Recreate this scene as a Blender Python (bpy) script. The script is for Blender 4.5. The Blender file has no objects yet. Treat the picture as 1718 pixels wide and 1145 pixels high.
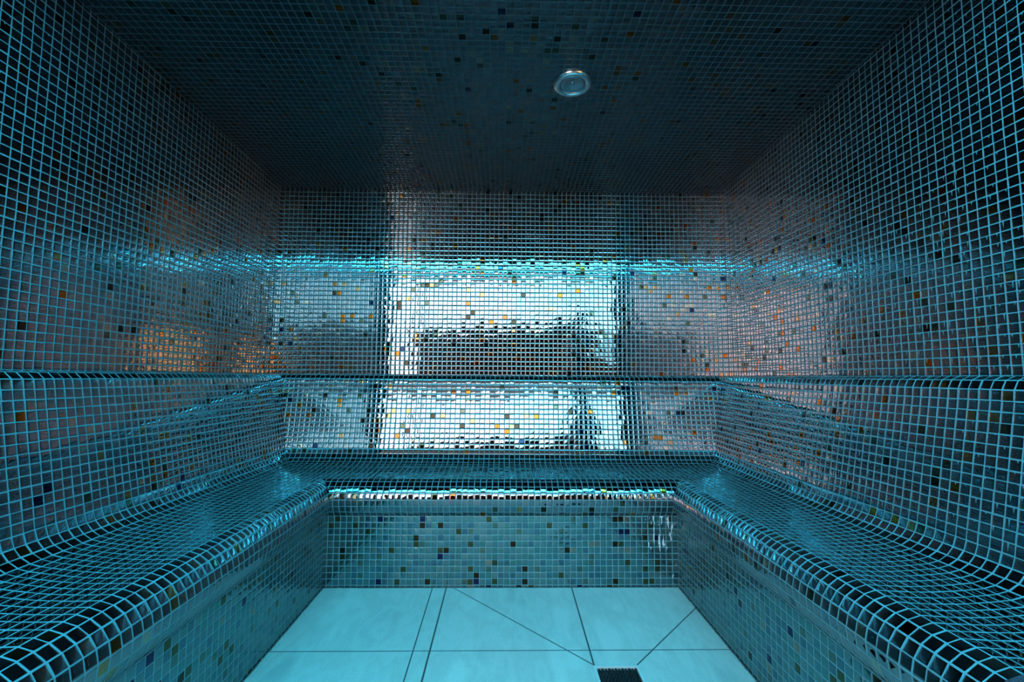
import bpy, bmesh, math, random
from mathutils import Vector, Matrix
from math import sin, cos, radians, pi

sc = bpy.context.scene
col = sc.collection
random.seed(7)

# ------------------------------------------------------------------ camera
F_PX, W_PX, H_PX = 766.0, 1718.0, 1145.0
pitch = math.atan((633 - 572.5) / F_PX)
yaw = math.atan(14 / F_PX)
roll = radians(0.35)
fw = Vector((sin(yaw) * cos(pitch), cos(yaw) * cos(pitch), sin(pitch)))
rt = Vector((cos(yaw), -sin(yaw), 0))
up = rt.cross(fw)
r2 = cos(roll) * rt + sin(roll) * up
u2 = -sin(roll) * rt + cos(roll) * up
cam = bpy.data.cameras.new('camera')
cam.sensor_fit = 'HORIZONTAL'
cam.sensor_width = 36
cam.lens = 36 * F_PX / W_PX
cam.clip_start = 0.02
camo = bpy.data.objects.new('camera', cam)
col.objects.link(camo)
M = Matrix.Identity(4)
for i in range(3):
    M[i][0], M[i][1], M[i][2] = r2[i], u2[i], -fw[i]
camo.matrix_world = M            # eye at the origin, the floor lies 0.937 m below
sc.camera = camo

# ------------------------------------------------------------------ world, view
w = bpy.data.worlds.new('world')
sc.world = w
w.use_nodes = True
w.node_tree.nodes['Background'].inputs[0].default_value = (0.02, 0.05, 0.07, 1)
w.node_tree.nodes['Background'].inputs[1].default_value = 0.1
sc.view_settings.view_transform = 'Standard'
sc.view_settings.look = 'None'
sc.view_settings.gamma = 1
sc.view_settings.exposure = 0.0
try:
    sc.cycles.use_denoising = True
    sc.cycles.max_bounces = 10
    sc.cycles.glossy_bounces = 7
    sc.cycles.diffuse_bounces = 4
    sc.cycles.caustics_reflective = True
    sc.cycles.sample_clamp_indirect = 6
except Exception:
    pass

# light levels (the emitters themselves are built further down)
LED_COLOR, LED_POWER = (0.035, 0.60, 0.84), 56.0
SKY_LEFT, SKY_MID, SKY_RIGHT = (1.0, 0.90, 0.85), (0.86, 0.94, 0.97), (0.42, 0.90, 1.0)
SKY_POWER = 7.0
WARM_COLOR, WARM_POWER = (1.0, 0.76, 0.68), 11.5
LAMP_COLOR, LAMP_POWER = (1.0, 0.42, 0.13), 18.0

# ------------------------------------------------------------------ dimensions
T = 0.0272
XL, XR, YB, YF = -1.335, 1.315, 2.68, 0.40
ZF = -0.937
def zceil(y): return 1.118 + (2.68 - y) * 0.037

# ------------------------------------------------------------------ node helpers
class NT:
    def __init__(self, name):
        self.m = bpy.data.materials.new(name)
        self.m.use_nodes = True
        self.t = self.m.node_tree
        self.t.nodes.clear()
        self.out = self.t.nodes.new('ShaderNodeOutputMaterial')
    def n(self, kind, **kw):
        nd = self.t.nodes.new(kind)
        for k, v in kw.items(): setattr(nd, k, v)
        return nd
    def put(self, sock, v):
        if isinstance(v, bpy.types.NodeSocket): self.t.links.new(v, sock)
        elif v is not None:
            try: sock.default_value = v
            except Exception: sock.default_value = (*v, 1)
    def math(self, op, a, b=None, c=None):
        nd = self.n('ShaderNodeMath', operation=op)
        for i, v in enumerate((a, b, c)): self.put(nd.inputs[i], v)
        return nd.outputs[0]
    def step(self, x, lo, hi):
        nd = self.n('ShaderNodeMapRange', interpolation_type='SMOOTHSTEP')
        self.put(nd.inputs[0], x); self.put(nd.inputs[1], lo); self.put(nd.inputs[2], hi)
        return nd.outputs[0]
    def mix(self, f, a, b, blend='MIX'):
        nd = self.n('ShaderNodeMix', data_type='RGBA', blend_type=blend)
        self.put(nd.inputs[0], f); self.put(nd.inputs[6], a); self.put(nd.inputs[7], b)
        return nd.outputs[2]
    def fmix(self, f, a, b):
        nd = self.n('ShaderNodeMix', data_type='FLOAT')
        self.put(nd.inputs[0], f); self.put(nd.inputs[2], a); self.put(nd.inputs[3], b)
        return nd.outputs[0]
    def xyz(self, x, y, z):
        nd = self.n('ShaderNodeCombineXYZ')
        for i, v in enumerate((x, y, z)): self.put(nd.inputs[i], v)
        return nd.outputs[0]
    def sep(self, v):
        nd = self.n('ShaderNodeSeparateXYZ'); self.put(nd.inputs[0], v)
        return nd.outputs
    def noise(self, v, scale, detail=2, rough=0.5, color=False):
        nd = self.n('ShaderNodeTexNoise')
        self.put(nd.inputs['Vector'], v); nd.inputs['Scale'].default_value = scale
        nd.inputs['Detail'].default_value = detail; nd.inputs['Roughness'].default_value = rough
        return nd.outputs['Color' if color else 'Fac']
    def white(self, v, wv):
        nd = self.n('ShaderNodeTexWhiteNoise', noise_dimensions='4D')
        self.put(nd.inputs['Vector'], v); nd.inputs['W'].default_value = wv
        return nd.outputs
    def ramp(self, f, stops, interp='CONSTANT'):
        nd = self.n('ShaderNodeValToRGB'); cr = nd.color_ramp; cr.interpolation = interp
        while len(cr.elements) > 1: cr.elements.remove(cr.elements[-1])
        cr.elements[0].position = stops[0][0]; cr.elements[0].color = (*stops[0][1], 1)
        for p, c in stops[1:]:
            e = cr.elements.new(p); e.color = (*c, 1)
        self.put(nd.inputs[0], f)
        return nd.outputs[0]
    def bsdf(self, **kw):
        nd = self.n('ShaderNodeBsdfPrincipled')
        for k, v in kw.items(): self.put(nd.inputs[k.replace('_', ' ')], v)
        return nd
    def done(self, shader):
        self.t.links.new(shader, self.out.inputs[0]); return self.m

def simple(name, color, rough=0.5, metal=0.0, **kw):
    N = NT(name)
    return N.done(N.bsdf(Base_Color=(*color, 1), Roughness=rough, Metallic=metal, **kw).outputs[0])

def emit(name, color, power):
    N = NT(name)
    e = N.n('ShaderNodeEmission'); e.inputs[0].default_value = (*color, 1); e.inputs[1].default_value = power
    return N.done(e.outputs[0])

# ------------------------------------------------------------------ glass mosaic
GLASS = [(0.0, (0.25, 0.26, 0.29)), (0.30, (0.27, 0.26, 0.28)), (0.55, (0.22, 0.26, 0.29)), (0.78, (0.29, 0.28, 0.30)),
         (0.915, (0.44, 0.22, 0.10)), (0.930, (0.42, 0.11, 0.014)), (0.942, (0.34, 0.11, 0.035)), (0.948, (0.42, 0.34, 0.28)),
         (0.9708, (0.16, 0.05, 0.38)), (0.9714, (0.36, 0.05, 0.10)), (0.972, (0.045, 0.03, 0.02)), (0.984, (0.09, 0.10, 0.07)),
         (0.996, (0.02, 0.03, 0.07))]
DULL = [(0.0, (0.15, 0.27, 0.30)), (0.30, (0.19, 0.29, 0.30)), (0.55, (0.13, 0.27, 0.27)), (0.75, (0.11, 0.21, 0.26)),
        (0.88, (0.14, 0.20, 0.17)), (0.925, (0.10, 0.10, 0.05)), (0.955, (0.06, 0.035, 0.02)), (0.98, (0.035, 0.03, 0.09)),
        (0.988, (0.36, 0.28, 0.22))]

F0 = 0.86
def mosaic(name, palette, grout=(0.085, 0.205, 0.245), half=0.056, tilt=0.010, ripple=0.022, dome=0.016, drips=0.0, scale_marks=0.0, rough=0.025, f0=F0, lime=None):
    N = NT(name)
    uvn = N.n('ShaderNodeUVMap'); uvn.uv_map = 'UVMap'
    uv = uvn.outputs[0]
    u, v, _ = N.sep(uv)
    cu, cv = N.math('FLOOR', u), N.math('FLOOR', v)
    fu, fv = N.math('SUBTRACT', u, cu), N.math('SUBTRACT', v, cv)
    cell = N.xyz(cu, cv, 0)
    ra = N.white(cell, 1.3); rb = N.white(cell, 7.7)
    a1, a2, a3 = N.sep(ra[1]); b1, b2, b3 = N.sep(rb[1])
    # each tile sits a little askew in its grout bed
    jit = N.noise(uv, 2.2, 2, 0.6)
    jit2 = N.math('MULTIPLY', N.math('SUBTRACT', jit, 0.5), 0.05)
    au = N.math('SUBTRACT', fu, N.math('ADD', 0.5, N.math('MULTIPLY', N.math('SUBTRACT', a2, 0.5), 0.05)))
    av = N.math('SUBTRACT', fv, N.math('ADD', 0.5, N.math('MULTIPLY', N.math('SUBTRACT', a3, 0.5), 0.05)))
    eu = N.math('SUBTRACT', 0.5, N.math('ABSOLUTE', au))
    ev = N.math('SUBTRACT', 0.5, N.math('ABSOLUTE', av))
    edge = N.math('SUBTRACT', N.math('SMOOTH_MIN', eu, ev, 0.06), jit2)
    tile = N.step(edge, half - 0.012, half + 0.012)
    if drips > 0:                                          # lime that has run down from the grout lines
        above = N.xyz(cu, N.math('ADD', cv, 1), 3)
        d1, d2, d3 = N.sep(N.white(above, 4.1)[1])
        px = N.math('ADD', 0.15, N.math('MULTIPLY', d1, 0.7))
        patch = N.noise(uv, 0.045, 1)
        ln = N.math('MULTIPLY', N.math('MULTIPLY', N.math('POWER', d2, 2.5), N.step(patch, 0.38, 0.62)), drips)
        wd = N.math('MULTIPLY', 0.075, N.math('SUBTRACT', 1.15, N.math('DIVIDE', N.math('SUBTRACT', 1.0, fv), N.math('ADD', ln, 0.001))))
        on = N.math('LESS_THAN', N.math('ABSOLUTE', N.math('SUBTRACT', fu, px)), wd)
        tile = N.math('MULTIPLY', tile, N.math('SUBTRACT', 1.0, N.math('MULTIPLY', on, 0.8)))
    if scale_marks > 0:
        st = N.noise(N.xyz(N.math('MULTIPLY', u, 1.0), N.math('MULTIPLY', v, 0.25), 5), 1.1, 3, 0.7)
        big = N.noise(uv, 0.09, 1)
        on = N.math('MULTIPLY', N.step(st, 0.62, 0.70), N.step(big, 0.5, 0.62))
        tile = N.math('MULTIPLY', tile, N.math('SUBTRACT', 1.0, N.math('MULTIPLY', on, scale_marks)))
    limed = None
    if lime:                                               # white lime runs near one end of the surface
        ox, oy, oz = N.sep(N.n('ShaderNodeTexCoord').outputs['Object'])
        st = N.noise(N.xyz(N.math('MULTIPLY', ox, 75), 0, N.math('MULTIPLY', oz, 14)), 1.0, 3, 0.65)
        near = N.step(ox, lime[0], lime[1])
        hi = N.step(oz, 0.0, 0.34)
        thr = N.math('SUBTRACT', 0.78, N.math('MULTIPLY', near, N.math('ADD', 0.12, N.math('MULTIPLY', hi, 0.13))))
        limed = N.math('MULTIPLY', N.step(N.math('SUBTRACT', st, thr), 0.0, 0.03), N.step(near, 0.0, 0.1))
        tile = N.math('MULTIPLY', tile, N.math('SUBTRACT', 1.0, N.math('MULTIPLY', limed, 0.9)))
    # pillow shape + tilt + ripple as a tangent space normal
    def slope(a, t, k):
        p = N.math('MULTIPLY', N.math('POWER', N.math('ABSOLUTE', N.math('MULTIPLY', a, 2.15)), 9), 0.5)
        p = N.math('MULTIPLY', p, N.math('SIGN', a))
        p = N.math('ADD', p, N.math('MULTIPLY', a, dome))
        p = N.math('ADD', p, N.math('MULTIPLY', N.math('SUBTRACT', t, 0.5), 2 * tilt))
        return N.math('ADD', p, N.math('MULTIPLY', N.math('SUBTRACT', k, 0.5), ripple))
    rp = N.sep(N.noise(N.n('ShaderNodeVectorMath', operation='ADD').outputs[0] if False else N.xyz(u, v, N.math('MULTIPLY', b3, 40)), 1.6, 1, 0.5, True))
    amp = N.math('ADD', 0.35, N.math('MULTIPLY', N.math('POWER', b1, 3), 2.2))
    su = slope(au, b1, N.math('ADD', 0.5, N.math('MULTIPLY', N.math('SUBTRACT', rp[0], 0.5), amp)))
    sv = slope(av, b2, N.math('ADD', 0.5, N.math('MULTIPLY', N.math('SUBTRACT', rp[1], 0.5), amp)))
    su = N.math('MULTIPLY', su, 0.5); sv = N.math('MULTIPLY', sv, 0.5)
    nm = N.n('ShaderNodeNormalMap'); nm.uv_map = 'UVMap'; nm.space = 'TANGENT'
    N.put(nm.inputs['Color'], N.xyz(N.math('ADD', 0.5, su), N.math('ADD', 0.5, sv), 1.0))
    colr = N.ramp(a1, [(p, tuple(c_ * f0 for c_ in c)) for p, c in palette])
    colr = N.mix(0.5, colr, N.mix(1.0, colr, N.ramp(b2, [(0, (0.75, 0.95, 1.05)), (0.5, (1, 1, 1)), (1, (1.12, 1.0, 0.98))], 'LINEAR'), 'MULTIPLY'))
    glass = N.bsdf(Base_Color=colr, Metallic=1.0, Roughness=rough, Normal=nm.outputs[0])
    gcol = N.mix(N.noise(uv, 0.35, 3, 0.6), tuple(c * 0.82 for c in grout) + (1,), tuple(min(1, c * 1.2) for c in grout) + (1,))
    if limed is not None: gcol = N.mix(limed, gcol, (0.62, 0.60, 0.66, 1))
    grt = N.bsdf(Base_Color=gcol, Roughness=0.75)
    ms = N.n('ShaderNodeMixShader')
    N.put(ms.inputs[0], tile); N.put(ms.inputs[1], grt.outputs[0]); N.put(ms.inputs[2], glass.outputs[0])
    return N.done(ms.outputs[0])

m_back = mosaic('mosaic_back', GLASS, scale_marks=0.0)
m_left = mosaic('mosaic_left', GLASS, drips=0.25)
m_right = mosaic('mosaic_right', GLASS, drips=0.75)
m_ceil = mosaic('mosaic_ceiling', GLASS, tilt=0.03, ripple=0.12, rough=0.08, dome=0.12, grout=(0.03, 0.10, 0.125), f0=0.62)  # grout colour darkened here for the weaker light on the ceiling
m_seat = mosaic('mosaic_seat', GLASS, half=0.062)
m_edge = mosaic('mosaic_edge', GLASS, half=0.060, dome=0.12, tilt=0.03, ripple=0.05)
m_rest = mosaic('mosaic_backrest', GLASS)
m_rest_r = mosaic('mosaic_backrest_right', GLASS, drips=0.9)
m_riser_b = mosaic('mosaic_riser_limed', DULL, rough=0.10, tilt=0.03, ripple=0.06, dome=0.05, lime=(0.55, 0.72))
m_riser = mosaic('mosaic_riser', DULL, rough=0.10, tilt=0.03, ripple=0.06, dome=0.05, scale_marks=0.6)

# ------------------------------------------------------------------ mesh helpers
def tagp(o, label=None, cat=None, group=None, kind=None):
    if label: o['label'] = label
    if cat: o['category'] = cat
    if group: o['group'] = group
    if kind: o['kind'] = kind
    return o

def link(name, me, mat, parent=None):
    o = bpy.data.objects.new(name, me); col.objects.link(o)
    if mat: me.materials.append(mat)
    if parent: o.parent = parent
    return o

def quads(name, faces, mat, parent=None, smooth=False):
    """faces: list of (verts, uvs); every face keeps its own corners, wound so that its normal and its UV frame agree."""
    vs, fs, uvs = [], [], []
    index = {}
    for P, U in faces:
        ids = []
        for p in P:
            k = tuple(round(c, 6) for c in p)
            if k not in index:
                index[k] = len(vs); vs.append(p)
            ids.append(index[k])
        fs.append(ids); uvs.extend(U)
    me = bpy.data.meshes.new(name)
    me.from_pydata(vs, [], fs)
    l = me.uv_layers.new(name='UVMap')
    for i, uv in enumerate(uvs): l.data[i].uv = uv
    me.update()
    return link(name, me, mat, parent)

def face(P, U, inside=Vector((0, 1.4, 0))):
    """wind P so the normal looks to `inside` and the uv area is positive (mirrors u if needed)"""
    P = [Vector(p) for p in P]
    n = (P[1] - P[0]).cross(P[2] - P[0])
    c = sum(P, Vector()) / len(P)
    if n.dot(inside - c) < 0:
        P = P[::-1]; U = U[::-1]
    a = sum(U[i][0] * U[(i + 1) % len(U)][1] - U[(i + 1) % len(U)][0] * U[i][1] for i in range(len(U)))
    if a < 0:
        U = [(-x, y) for x, y in U]
    return [tuple(p) for p in P], U

def bm_obj(name, bm, mat, parent=None, smooth=False):
    me = bpy.data.meshes.new(name); bmesh.ops.recalc_face_normals(bm, faces=bm.faces); bm.to_mesh(me); bm.free()
    if smooth:
        for p in me.polygons: p.use_smooth = True
    return link(name, me, mat, parent)

def box(bm, x0, x1, y0, y1, z0, z1, bev=0.0):
    r = bmesh.ops.create_cube(bm, size=1, matrix=Matrix.Translation(((x0 + x1) / 2, (y0 + y1) / 2, (z0 + z1) / 2)) @ Matrix.Diagonal((x1 - x0, y1 - y0, z1 - z0, 1)))
    if bev > 0:
        es = list({e for vtx in r['verts'] for e in vtx.link_edges})
        bmesh.ops.bevel(bm, geom=es, offset=bev, segments=2, affect='EDGES')

def boxo(name, x0, x1, y0, y1, z0, z1, mat, parent=None, bev=0.0, kind=None):
    bm = bmesh.new(); box(bm, x0, x1, y0, y1, z0, z1, bev)
    o = bm_obj(name, bm, mat, parent)
    if kind: o['kind'] = kind
    return o

# ------------------------------------------------------------------ walls and ceiling (tiled faces with a slab behind)
def slab(name, P, U, mat, back, mback, inside=Vector((0, 1.4, 0))):
    """a wall: tiled inner face plus real thickness behind it"""
    A, UA = face(P, U, inside)
    B = [tuple(Vector(p) + Vector(back)) for p in A]
    n = len(A)
    vs = A + B
    fs = [list(range(n)), list(range(2 * n - 1, n - 1, -1))]
    for i in range(n):
        j = (i + 1) % n
        fs.append([j, i, n + i, n + j])
    me = bpy.data.meshes.new(name); me.from_pydata(vs, [], fs)
    l = me.uv_layers.new(name='UVMap')
    for i in range(n): l.data[i].uv = UA[i]
    me.materials.append(mat); me.materials.append(mback)
    for k, p in enumerate(me.polygons): p.material_index = 0 if k == 0 else 1
    o = bpy.data.objects.new(name, me); col.objects.link(o); o['kind'] = 'structure'
    return o

m_plaster = simple('plaster_dark', (0.05, 0.06, 0.07), 0.9)
ZL = 0.0105                                   # height of the ledge top; the walls go on down behind the bench
def wall_uv(a, z, a0, ta, off): return ((a - a0) / ta + off, (z - ZL) / T)
tl, tr = 0.0273, 0.02694
PL = [(XL, YF, ZF), (XL, YB, ZF), (XL, YB, zceil(YB)), (XL, YF, zceil(YF))]
slab('wall_left', PL, [wall_uv(p[1], p[2], 1.2411, tl, 1000) for p in PL], m_left, (-0.08, 0, 0), m_plaster)
PR = [(XR, YF, ZF), (XR, YB, ZF), (XR, YB, zceil(YB)), (XR, YF, zceil(YF))]
slab('wall_right', PR, [wall_uv(p[1], p[2], 1.1600, tr, 2000) for p in PR], m_right, (0.08, 0, 0), m_plaster)
PB = [(XL, YB, ZF), (XR, YB, ZF), (XR, YB, zceil(YB)), (XL, YB, zceil(YB))]
slab('wall_back', PB, [wall_uv(p[0], p[2], -0.2795, T, 3000) for p in PB], m_back, (0, 0.08, 0), m_plaster)
PC = [(XL - 0.08, YF, zceil(YF)), (XR + 0.08, YF, zceil(YF)), (XR + 0.08, YB + 0.08, zceil(YB + 0.08)), (XL - 0.08, YB + 0.08, zceil(YB + 0.08))]
slab('ceiling', PC, [(p[0] / T + 4000, p[1] / T) for p in PC], m_ceil, (0, 0, 0.08), m_plaster)

# ------------------------------------------------------------------ floor of pale stone slabs with dark joints
def floor_material():
    N = NT('floor_slabs')
    tc = N.n('ShaderNodeTexCoord'); P = tc.outputs['Object']
    x, y, z = N.sep(P)
    dmin = None
    segs = [((-0.309, 2.14), (-0.285, 0.40), 0.0022), ((-0.247, 2.14), (-0.240, 0.40), 0.0030),
            ((0.3125, 2.14), (0.303, 1.563), 0.0028), ((-0.237, 2.14), (0.300, 1.568), 0.0022),
            ((0.445, 1.565), (0.815, 1.955), 0.0022), ((-0.82, 1.6465), (0.82, 1.6465), 0.0021),
            ((0.303, 1.40), (0.29, 0.40), 0.0026), ((0.445, 1.405), (0.82, 1.06), 0.0022), ((0.300, 1.405), (-0.24, 0.88), 0.0022)]
    for (a, b, wd) in segs:
        dx, dy = b[0] - a[0], b[1] - a[1]; L = math.hypot(dx, dy); dx /= L; dy /= L
        rx, ry = N.math('SUBTRACT', x, a[0]), N.math('SUBTRACT', y, a[1])
        along = N.math('ADD', N.math('MULTIPLY', rx, dx), N.math('MULTIPLY', ry, dy))
        ac = N.math('MINIMUM', N.math('MAXIMUM', along, 0.0), L)
        ox = N.math('SUBTRACT', rx, N.math('MULTIPLY', ac, dx)); oy = N.math('SUBTRACT', ry, N.math('MULTIPLY', ac, dy))
        d = N.math('SUBTRACT', N.math('SQRT', N.math('ADD', N.math('MULTIPLY', ox, ox), N.math('MULTIPLY', oy, oy))), wd)
        dmin = d if dmin is None else N.math('MINIMUM', dmin, d)
    joint = N.math('SUBTRACT', 1.0, N.step(dmin, -0.0008, 0.0008))
    big = N.noise(P, 2.2, 3, 0.55)
    vein = N.noise(N.xyz(N.math('MULTIPLY', x, 4.0), N.math('MULTIPLY', y, 1.2), big), 1.6, 4, 0.6)
    fine = N.noise(P, 160, 2, 0.7)
    c = N.ramp(vein, [(0.33, (0.37, 0.375, 0.37)), (0.46, (0.50, 0.485, 0.475)), (0.52, (0.44, 0.43, 0.42)), (0.64, (0.54, 0.52, 0.51))], 'LINEAR')
    c = N.mix(N.step(fine, 0.30, 0.75), N.mix(1.0, c, (0.88, 0.90, 0.91, 1), 'MULTIPLY'), c)
    # darker strip along the foot of the bench
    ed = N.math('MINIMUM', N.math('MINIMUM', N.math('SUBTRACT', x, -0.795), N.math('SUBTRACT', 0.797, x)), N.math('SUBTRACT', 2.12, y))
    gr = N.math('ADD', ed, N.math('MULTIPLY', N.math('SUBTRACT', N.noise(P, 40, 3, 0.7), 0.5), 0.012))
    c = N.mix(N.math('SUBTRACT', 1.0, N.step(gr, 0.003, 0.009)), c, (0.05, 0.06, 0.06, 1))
    c = N.mix(joint, c, (0.03, 0.06, 0.07, 1))
    b = N.n('ShaderNodeBump'); b.inputs['Strength'].default_value = 0.5; b.inputs['Distance'].default_value = 0.002
    N.put(b.inputs['Height'], N.math('SUBTRACT', N.math('MULTIPLY', vein, 0.2), joint))
    return N.done(N.bsdf(Base_Color=c, Roughness=0.42, Specular_IOR_Level=0.35, Normal=b.outputs[0]).outputs[0])

m_floor = floor_material()
# the floor leaves an opening where the drain sits
DX0, DX1, DY0, DY1 = 0.300, 0.446, 1.415, 1.561
def floor_mesh():
    bm = bmesh.new()
    xs = [XL - 0.08, DX0, DX1, XR + 0.08]; ys = [YF - 0.05, DY0, DY1, YB + 0.08]
    for i in range(3):
        for j in range(3):
            if i == 1 and j == 1: continue
            box(bm, xs[i], xs[i + 1], ys[j], ys[j + 1], ZF - 0.06, ZF)
    bmesh.ops.remove_doubles(bm, verts=bm.verts, dist=1e-5)
    return bm
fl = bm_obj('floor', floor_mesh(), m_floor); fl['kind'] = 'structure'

# ------------------------------------------------------------------ the tiled bench
def run(p, angles, t=None):
    t = t or T
    out = []
    u, z = p
    for a in angles:
        u += t * cos(radians(a)); z -= t * sin(radians(a)); out.append((u, z))
    return out

def profile(ledge_angles, setback):
    """points (u out from the wall, z), one per grout line, and the index where each part starts"""
    pts = [(0.002, ZL), (0.0285, ZL + 0.0006), (0.057, ZL)]
    pts += run(pts[-1], ledge_angles)
    i_rest = len(pts) - 1
    pts += run(pts[-1], [80.6] * 13)
    i_seat = len(pts) - 1
    pts += run(pts[-1], [72, 50, 32, 14])
    u0, z0 = pts[-1]
    nose = [17, 36, 58, 78, 96, 112, 128]
    u1 = setback - sum(1.07 * T * cos(radians(a)) for a in nose)
    for k in range(1, 11):
        f = k / 10
        pts.append((u0 + (u1 - u0) * f, z0 + (-0.4705 - z0) * f - 0.006 * sin(pi * f)))
    i_edge = len(pts) - 1
    pts += run(pts[-1], nose, 1.07 * T)
    i_riser = len(pts) - 1
    pts[-1] = (setback, pts[-1][1])
    pts.append((setback, ZF))
    return pts, (0, i_rest, i_seat, i_edge, i_riser, len(pts) - 1)

prof_l, cuts = profile([10, 43, 80], -XL - 0.795)
prof_b, _ = profile([10, 43, 80], YB - 2.122)
prof_r, _ = profile([25, 63, 84], XR - 0.797)
YEND_L, YEND_R = 0.60, 0.757
n_pts = len(prof_b)
vrow = list(range(n_pts - 1)) + [n_pts - 2 + (prof_b[-2][1] - ZF) / T]

def section(side, i0, i1, off):
    out = []
    for i in range(i0, i1):
        (la, lz), (lb, lz2) = prof_l[i], prof_l[i + 1]
        (ba, bz), (bb, bz2) = prof_b[i], prof_b[i + 1]
        (ra, rz), (rb, rz2) = prof_r[i], prof_r[i + 1]
        if side == 'left':
            P = [(XL + la, YEND_L, lz), (XL + la, YB - ba, (lz + bz) / 2), (XL + lb, YB - bb, (lz2 + bz2) / 2), (XL + lb, YEND_L, lz2)]
            ax, ph = 1, PHL
        elif side == 'right':
            P = [(XR - ra, YEND_R, rz), (XR - ra, YB - ba, (rz + bz) / 2), (XR - rb, YB - bb, (rz2 + bz2) / 2), (XR - rb, YEND_R, rz2)]
            ax, ph = 1, PHR
        else:
            P = [(XL + la, YB - ba, (lz + bz) / 2), (XR - ra, YB - ba, (rz + bz) / 2), (XR - rb, YB - bb, (rz2 + bz2) / 2), (XL + lb, YB - bb, (lz2 + bz2) / 2)]
            ax, ph = 0, PHB
        V = [vrow[i], vrow[i], vrow[i + 1], vrow[i + 1]]
        U = [((p[ax] - ph) / T + off, -vv) for p, vv in zip(P, V)]
        # the normal must look into the room: below the nose that is towards the floor centre
        ins = Vector((0, 1.2, 2.5)) if i < cuts[3] + 3 else (Vector((0, 1.2, -0.75)))
        if i >= cuts[3] + 3 and side != 'back': ins = Vector((0, 1.2, -0.9))
        c = sum((Vector(p) for p in P), Vector()) / 4
        if side == 'left': ins = Vector((ins.x, c.y, ins.z))
        if side == 'right': ins = Vector((ins.x, c.y, ins.z))
        out.append(face(P, U, ins))
    return out
PHL, PHR, PHB = 1.2250, 1.1560, -0.2640

bench = bpy.data.objects.new('tiled_bench', None); col.objects.link(bench)
bench.location = (0, 1.6, ZF)
tagp(bench, 'U-shaped built-in bench with curved seat and slanted backrest covered in small dark glass mosaic', 'bench')
m_core = simple('bench_stone_end', (0.10, 0.09, 0.12), 0.6)
bpy.context.view_layer.update()
inv = Matrix.Translation((0, -1.6, -ZF))
names = ['ledge', 'backrest', 'seat', 'front_edge', 'riser']
off = 5000
for side in ('left', 'back', 'right'):
    for k, nm in enumerate(names):
        mat = {'riser': m_riser_b if side == 'back' else m_riser, 'seat': m_seat, 'front_edge': m_edge, 'ledge': m_edge}.get(nm, m_rest_r if side == 'right' else m_rest)
        o = quads(nm, section(side, cuts[k], cuts[k + 1], off), mat, bench)
        o.data.transform(inv)
    off += 300

# ends of the bench towards the entrance: granite slabs cut to the bench profile
def end_slab(side):
    N = NT('granite_end')
    tc = N.n('ShaderNodeTexCoord')
    sp = N.noise(tc.outputs['Object'], 420, 2, 0.8)
    c = N.ramp(sp, [(0.38, (0.012, 0.010, 0.016)), (0.52, (0.035, 0.026, 0.040)), (0.64, (0.15, 0.12, 0.17))], 'LINEAR')
    m = N.done(N.bsdf(Base_Color=c, Roughness=0.4).outputs[0])
    prof, y1 = (prof_l, YEND_L) if side == 'left' else (prof_r, YEND_R)
    y0 = y1 - 0.05
    pts = [(XL + u if side == 'left' else XR - u, z) for u, z in prof]
    wx = XL if side == 'left' else XR
    pts = pts + [(wx + (0.002 if side == 'left' else -0.002), ZF)]
    bm = bmesh.new()
    a = [bm.verts.new((x, y0, z)) for x, z in pts]
    b = [bm.verts.new((x, y1, z)) for x, z in pts]
    bm.faces.new(a); bm.faces.new(b[::-1])
    for i in range(len(pts)):
        j = (i + 1) % len(pts)
        bm.faces.new((a[i], b[i], b[j], a[j]))
    o = bm_obj('end_slab', bm, m, bench)
    o.data.transform(inv)
    o['label'] = 'speckled granite end of the bench'
for s in ('left', 'right'): end_slab(s)

# ------------------------------------------------------------------ floor drain
m_steel = simple('steel_frame', (0.60, 0.64, 0.66), 0.5, 0.35)
def grate_material():
    N = NT('grate_dark')
    return N.done(N.bsdf(Base_Color=(0.02, 0.03, 0.035, 1), Roughness=0.35, Metallic=0.6).outputs[0])
drain = bpy.data.objects.new('floor_drain', None); col.objects.link(drain)
cxd, cyd = (DX0 + DX1) / 2, (DY0 + DY1) / 2
drain.location = (cxd, cyd, ZF)
tagp(drain, 'square floor drain with dark perforated grate and thin steel frame set in the stone floor', 'floor drain')
hw = (DX1 - DX0) / 2
bm = bmesh.new()
fr = 0.0075
for (x0, x1, y0, y1) in ((-hw, hw, hw - fr, hw), (-hw, hw, -hw, -hw + fr), (-hw, -hw + fr, -hw + fr, hw - fr), (hw - fr, hw, -hw + fr, hw - fr)):
    box(bm, x0, x1, y0, y1, -0.03, 0.0012, 0.0006)
bm_obj('frame', bm, m_steel, drain)
# perforated grate: a plate of square holes, every second one staggered
bm = bmesh.new()
g = hw - fr - 0.0008
n = 12
for j in range(n):
    y0 = -g + 2 * g * j / n
    for i in range(n + 1):
        s = 0.5 * (j % 2)
        x0 = -g + 2 * g * (i - s) / n
        xa, xb = max(-g, x0), min(g, x0 + 2 * g / n * 0.62)
        if xb - xa > 0.0005: box(bm, xa, xb, y0 + 0.002, y0 + 2 * g / n - 0.0005, -0.012, -0.0035 + 0.001 * ((i + j) % 2), 0.0004)
    box(bm, -g, g, y0 - 0.001 if j else y0, y0 + 0.0025, -0.012, -0.004)
bm_obj('grate', bm, grate_material(), drain)
bm = bmesh.new(); box(bm, -g, g, -g, g, -0.05, -0.035)
bm_obj('sump', bm, simple('sump_dark', (0.01, 0.012, 0.014), 0.8), drain)

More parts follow.
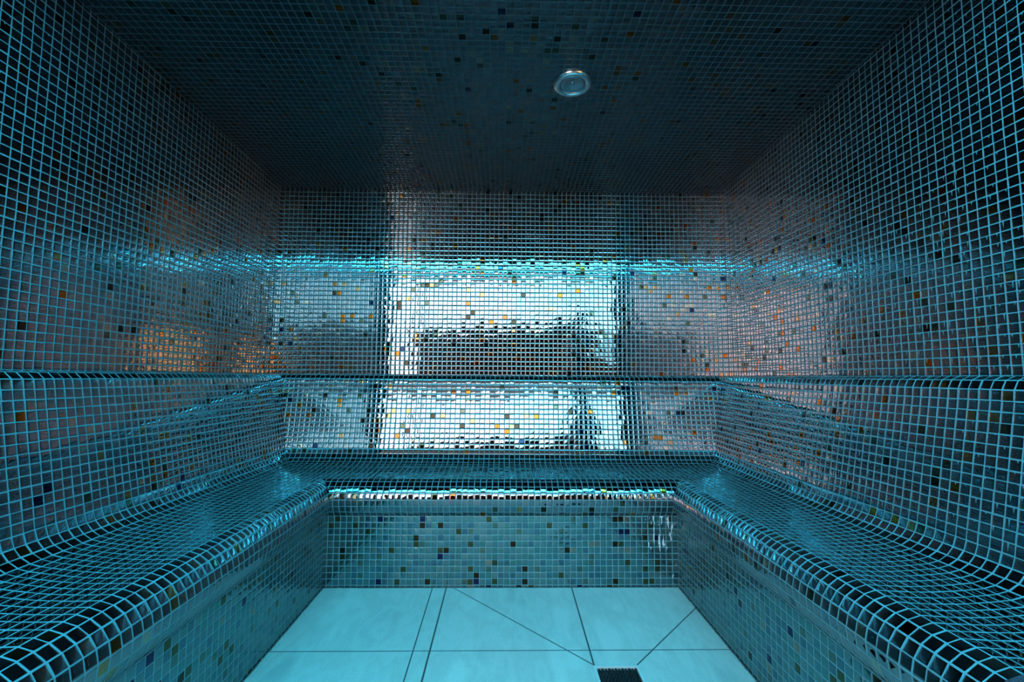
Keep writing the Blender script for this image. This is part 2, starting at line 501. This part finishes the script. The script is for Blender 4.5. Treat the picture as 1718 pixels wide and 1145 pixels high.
# ------------------------------------------------------------------ round steel fitting in the ceiling
def lathe(name, prof, mat, parent, seg=96, smooth=True):
    bm = bmesh.new()
    rings = []
    for r, z in prof:
        rings.append([bm.verts.new((r * cos(2 * pi * k / seg), r * sin(2 * pi * k / seg), z)) for k in range(seg)] if r > 1e-6 else [bm.verts.new((0, 0, z))])
    for a, b in zip(rings, rings[1:]):
        for k in range(seg):
            j = (k + 1) % seg
            if len(a) == 1: bm.faces.new((a[0], b[k], b[j]))
            elif len(b) == 1: bm.faces.new((a[k], b[0], a[j]))
            else: bm.faces.new((a[k], b[k], b[j], a[j]))
    return bm_obj(name, bm, mat, parent, smooth)
def brushed(name, colr, rough):
    N = NT(name)
    tc = N.n('ShaderNodeTexCoord')
    x, y, z = N.sep(tc.outputs['Object'])
    rr = N.math('SQRT', N.math('ADD', N.math('MULTIPLY', x, x), N.math('MULTIPLY', y, y)))
    ns = N.noise(N.xyz(N.math('MULTIPLY', rr, 900), 0, 0), 1.0, 2, 0.6)
    b = N.n('ShaderNodeBump'); b.inputs['Strength'].default_value = 0.04; b.inputs['Distance'].default_value = 0.0002
    N.put(b.inputs['Height'], ns)
    s = N.bsdf(Base_Color=(*colr, 1), Metallic=1.0, Roughness=rough, Normal=b.outputs[0], Anisotropic=0.6)
    tg = N.n('ShaderNodeTangent'); tg.direction_type = 'RADIAL'; tg.axis = 'Z'
    N.put(s.inputs['Tangent'], tg.outputs[0])
    return N.done(s.outputs[0])
lamp = bpy.data.objects.new('ceiling_fitting', None); col.objects.link(lamp)
lx, ly = 0.263, 1.705
lamp.location = (lx, ly, zceil(ly))
lamp.rotation_euler = (math.atan(-0.037), 0, 0)
tagp(lamp, 'round brushed steel fitting with dished centre recessed in the dark mosaic ceiling', 'ceiling fitting')
m_rim = simple('polished_steel', (0.86, 0.87, 0.88), 0.22, 1.0)
arc = [(0.0610 + 0.0134 * cos(pi * k / 14), -0.001 - 0.0125 * sin(pi * k / 14)) for k in range(15)]
lathe('rim', [(0.058, 0.012), (0.0730, 0.012)] + arc + [(0.0474, 0.002)], m_rim, lamp)
lathe('disc', [(0.0465, 0.002), (0.0470, -0.006), (0.0445, -0.0075), (0.040, -0.0080), (0.028, -0.0055), (0.012, -0.0014), (0.008, -0.0010), (0.0068, -0.003), (0.005, -0.0046), (0.0, -0.005)], brushed('disc_steel', (0.42, 0.50, 0.54), 0.22), lamp)

# ------------------------------------------------------------------ LED strip across the ceiling near the entrance
led = bpy.data.objects.new('ceiling_light_strip', None); col.objects.link(led)
ys = 0.57
led.location = (0, ys, zceil(ys))
led.rotation_euler = (math.atan(-0.037), 0, 0)
led['kind'] = 'structure'
bm = bmesh.new()
xa_, xb_ = XL + 0.03, XR - 0.03
box(bm, xa_, xb_, -0.142, -0.131, -0.012, -0.003); box(bm, xa_, xb_, 0.131, 0.142, -0.012, -0.003)
box(bm, xa_, xb_, -0.131, 0.131, -0.006, -0.003)
bm_obj('channel', bm, simple('aluminium_channel', (0.10, 0.11, 0.12), 0.6, 0.0), led)
bm = bmesh.new(); box(bm, xa_ + 0.003, xb_ - 0.003, -0.130, 0.130, -0.012, -0.0065)
bm_obj('diffuser', bm, emit('led_cyan', LED_COLOR, LED_POWER), led)

# ------------------------------------------------------------------ glazed entrance front and the spa corridor beyond it (seen in the tiles)
m_frame = simple('frame_dark', (0.02, 0.025, 0.03), 0.4, 0.5)
def glass_material():
    N = NT('clear_glass')
    tr = N.n('ShaderNodeBsdfTransparent'); tr.inputs[0].default_value = (0.93, 0.97, 0.97, 1)
    gl = N.n('ShaderNodeBsdfGlossy'); gl.inputs['Roughness'].default_value = 0.02
    fr_ = N.n('ShaderNodeFresnel'); fr_.inputs[0].default_value = 1.45
    ms = N.n('ShaderNodeMixShader')
    N.t.links.new(fr_.outputs[0], ms.inputs[0]); N.t.links.new(tr.outputs[0], ms.inputs[1]); N.t.links.new(gl.outputs[0], ms.inputs[2])
    return N.done(ms.outputs[0])
m_glass = glass_material()
ztop = zceil(YF)
def struct(name, *a, **k):
    o = boxo(name, *a, **k); o['kind'] = 'structure'; return o
struct('trim_1', XL - 0.06, XL + 0.09, YF - 0.05, YF, ZF, ztop, m_frame)
struct('trim_2', XR - 0.09, XR + 0.06, YF - 0.05, YF, ZF, ztop, m_frame)
struct('trim_3', XL + 0.09, XR - 0.09, YF - 0.05, YF, ztop - 0.05, ztop + 0.02, m_frame)
struct('window_1', XL + 0.09, -0.66, YF - 0.030, YF - 0.020, ZF, ztop - 0.05, m_glass)
struct('window_2', 0.66, XR - 0.09, YF - 0.030, YF - 0.020, ZF, ztop - 0.05, m_glass)

CX, CY, CZ = 3.2, -6.0, 2.45              # spa hall: half width, far wall, ceiling
m_cfloor = simple('hall_stone', (0.10, 0.12, 0.13), 0.5)
m_cdark = simple('hall_panel', (0.010, 0.014, 0.018), 0.5)
m_cwhite = simple('hall_plaster', (0.12, 0.13, 0.14), 0.8)
struct('floor_2', -CX, CX, CY, YF - 0.05, ZF - 0.06, ZF - 0.001, m_cfloor)
struct('ceiling_2', -CX, CX, CY, YF - 0.05, CZ, CZ + 0.05, m_cwhite)
struct('wall_hall_left', -CX - 0.05, -CX, CY, YF, ZF, CZ, m_cdark)
struct('wall_hall_right', CX, CX + 0.05, CY, YF, ZF, CZ, m_cdark)
struct('wall_front_left', -CX, XL - 0.08, YF - 0.05, YF, ZF, CZ, m_cdark)
struct('wall_front_right', XR + 0.08, CX, YF - 0.05, YF, ZF, CZ, m_cdark)
struct('wall_front_top', XL - 0.08, XR + 0.08, YF - 0.05, YF, zceil(YF) + 0.09, CZ, m_cdark)
# far wall: dark panelling below a band of daylight windows, one floor-length window on the left
SILL = 1.05
struct('wall_hall_far', -2.12, CX, CY - 0.05, CY, ZF, SILL, m_cdark)
struct('window_3', -CX, -2.18, CY - 0.04, CY - 0.03, ZF, CZ, emit('daylight_left', SKY_LEFT, SKY_POWER))
struct('trim_4', -2.18, -2.12, CY - 0.05, CY + 0.03, ZF, CZ, m_cwhite)
struct('window_4', -2.12, 0.2, CY - 0.04, CY - 0.03, SILL, CZ, emit('daylight_mid', SKY_MID, SKY_POWER))
struct('window_5', 0.2, CX, CY - 0.04, CY - 0.03, SILL, CZ, emit('daylight_right', SKY_RIGHT, SKY_POWER * 1.45))
struct('window_8', 2.35, 2.85, CY - 0.04, CY + 0.01, 0.45, SILL, emit('daylight_low', SKY_RIGHT, SKY_POWER * 0.5))
# added dark blocks of uneven height, to roughen the reflected window edge
for k, (xa, xb, zt) in enumerate([(-2.08, -1.35, 1.08), (-1.35, -0.70, 1.16), (-0.70, 0.05, 1.22), (0.05, 0.60, 1.18), (0.60, 1.30, 1.27), (1.30, 1.90, 1.36), (1.90, 2.30, 1.22)]):
    struct('trim_%d' % (7 + k), xa, xb, CY + 0.02 + 0.01 * k, CY + 0.22, ZF, zt, m_cdark)
# dark turned shape standing in for a person mirrored in the tiles
o = lathe('person_silhouette', [(0.0, 0.0), (0.17, 0.0), (0.17, 1.30), (0.155, 1.44), (0.07, 1.55), (0.065, 1.60), (0.09, 1.66), (0.09, 1.74), (0.05, 1.80), (0.0, 1.81)], m_cdark, None, 32)
o.location = (0.97, -0.45, ZF - 0.001); o['kind'] = 'structure'
# glowing panel in place of a warm-lit left wall; amber lamp niches on the right
struct('warm_wall_glow', -CX, -CX + 0.01, CY + 0.1, -2.6, -0.2, 1.8, emit('warm_panel', WARM_COLOR, WARM_POWER))
struct('window_7', CX - 0.01, CX, -3.5, -2.2, -0.1, 0.8, emit('amber_niche', LAMP_COLOR, LAMP_POWER))
struct('window_9', CX - 0.01, CX, CY + 0.05, -5.0, -0.1, 0.75, emit('amber_niche_2', LAMP_COLOR, LAMP_POWER))
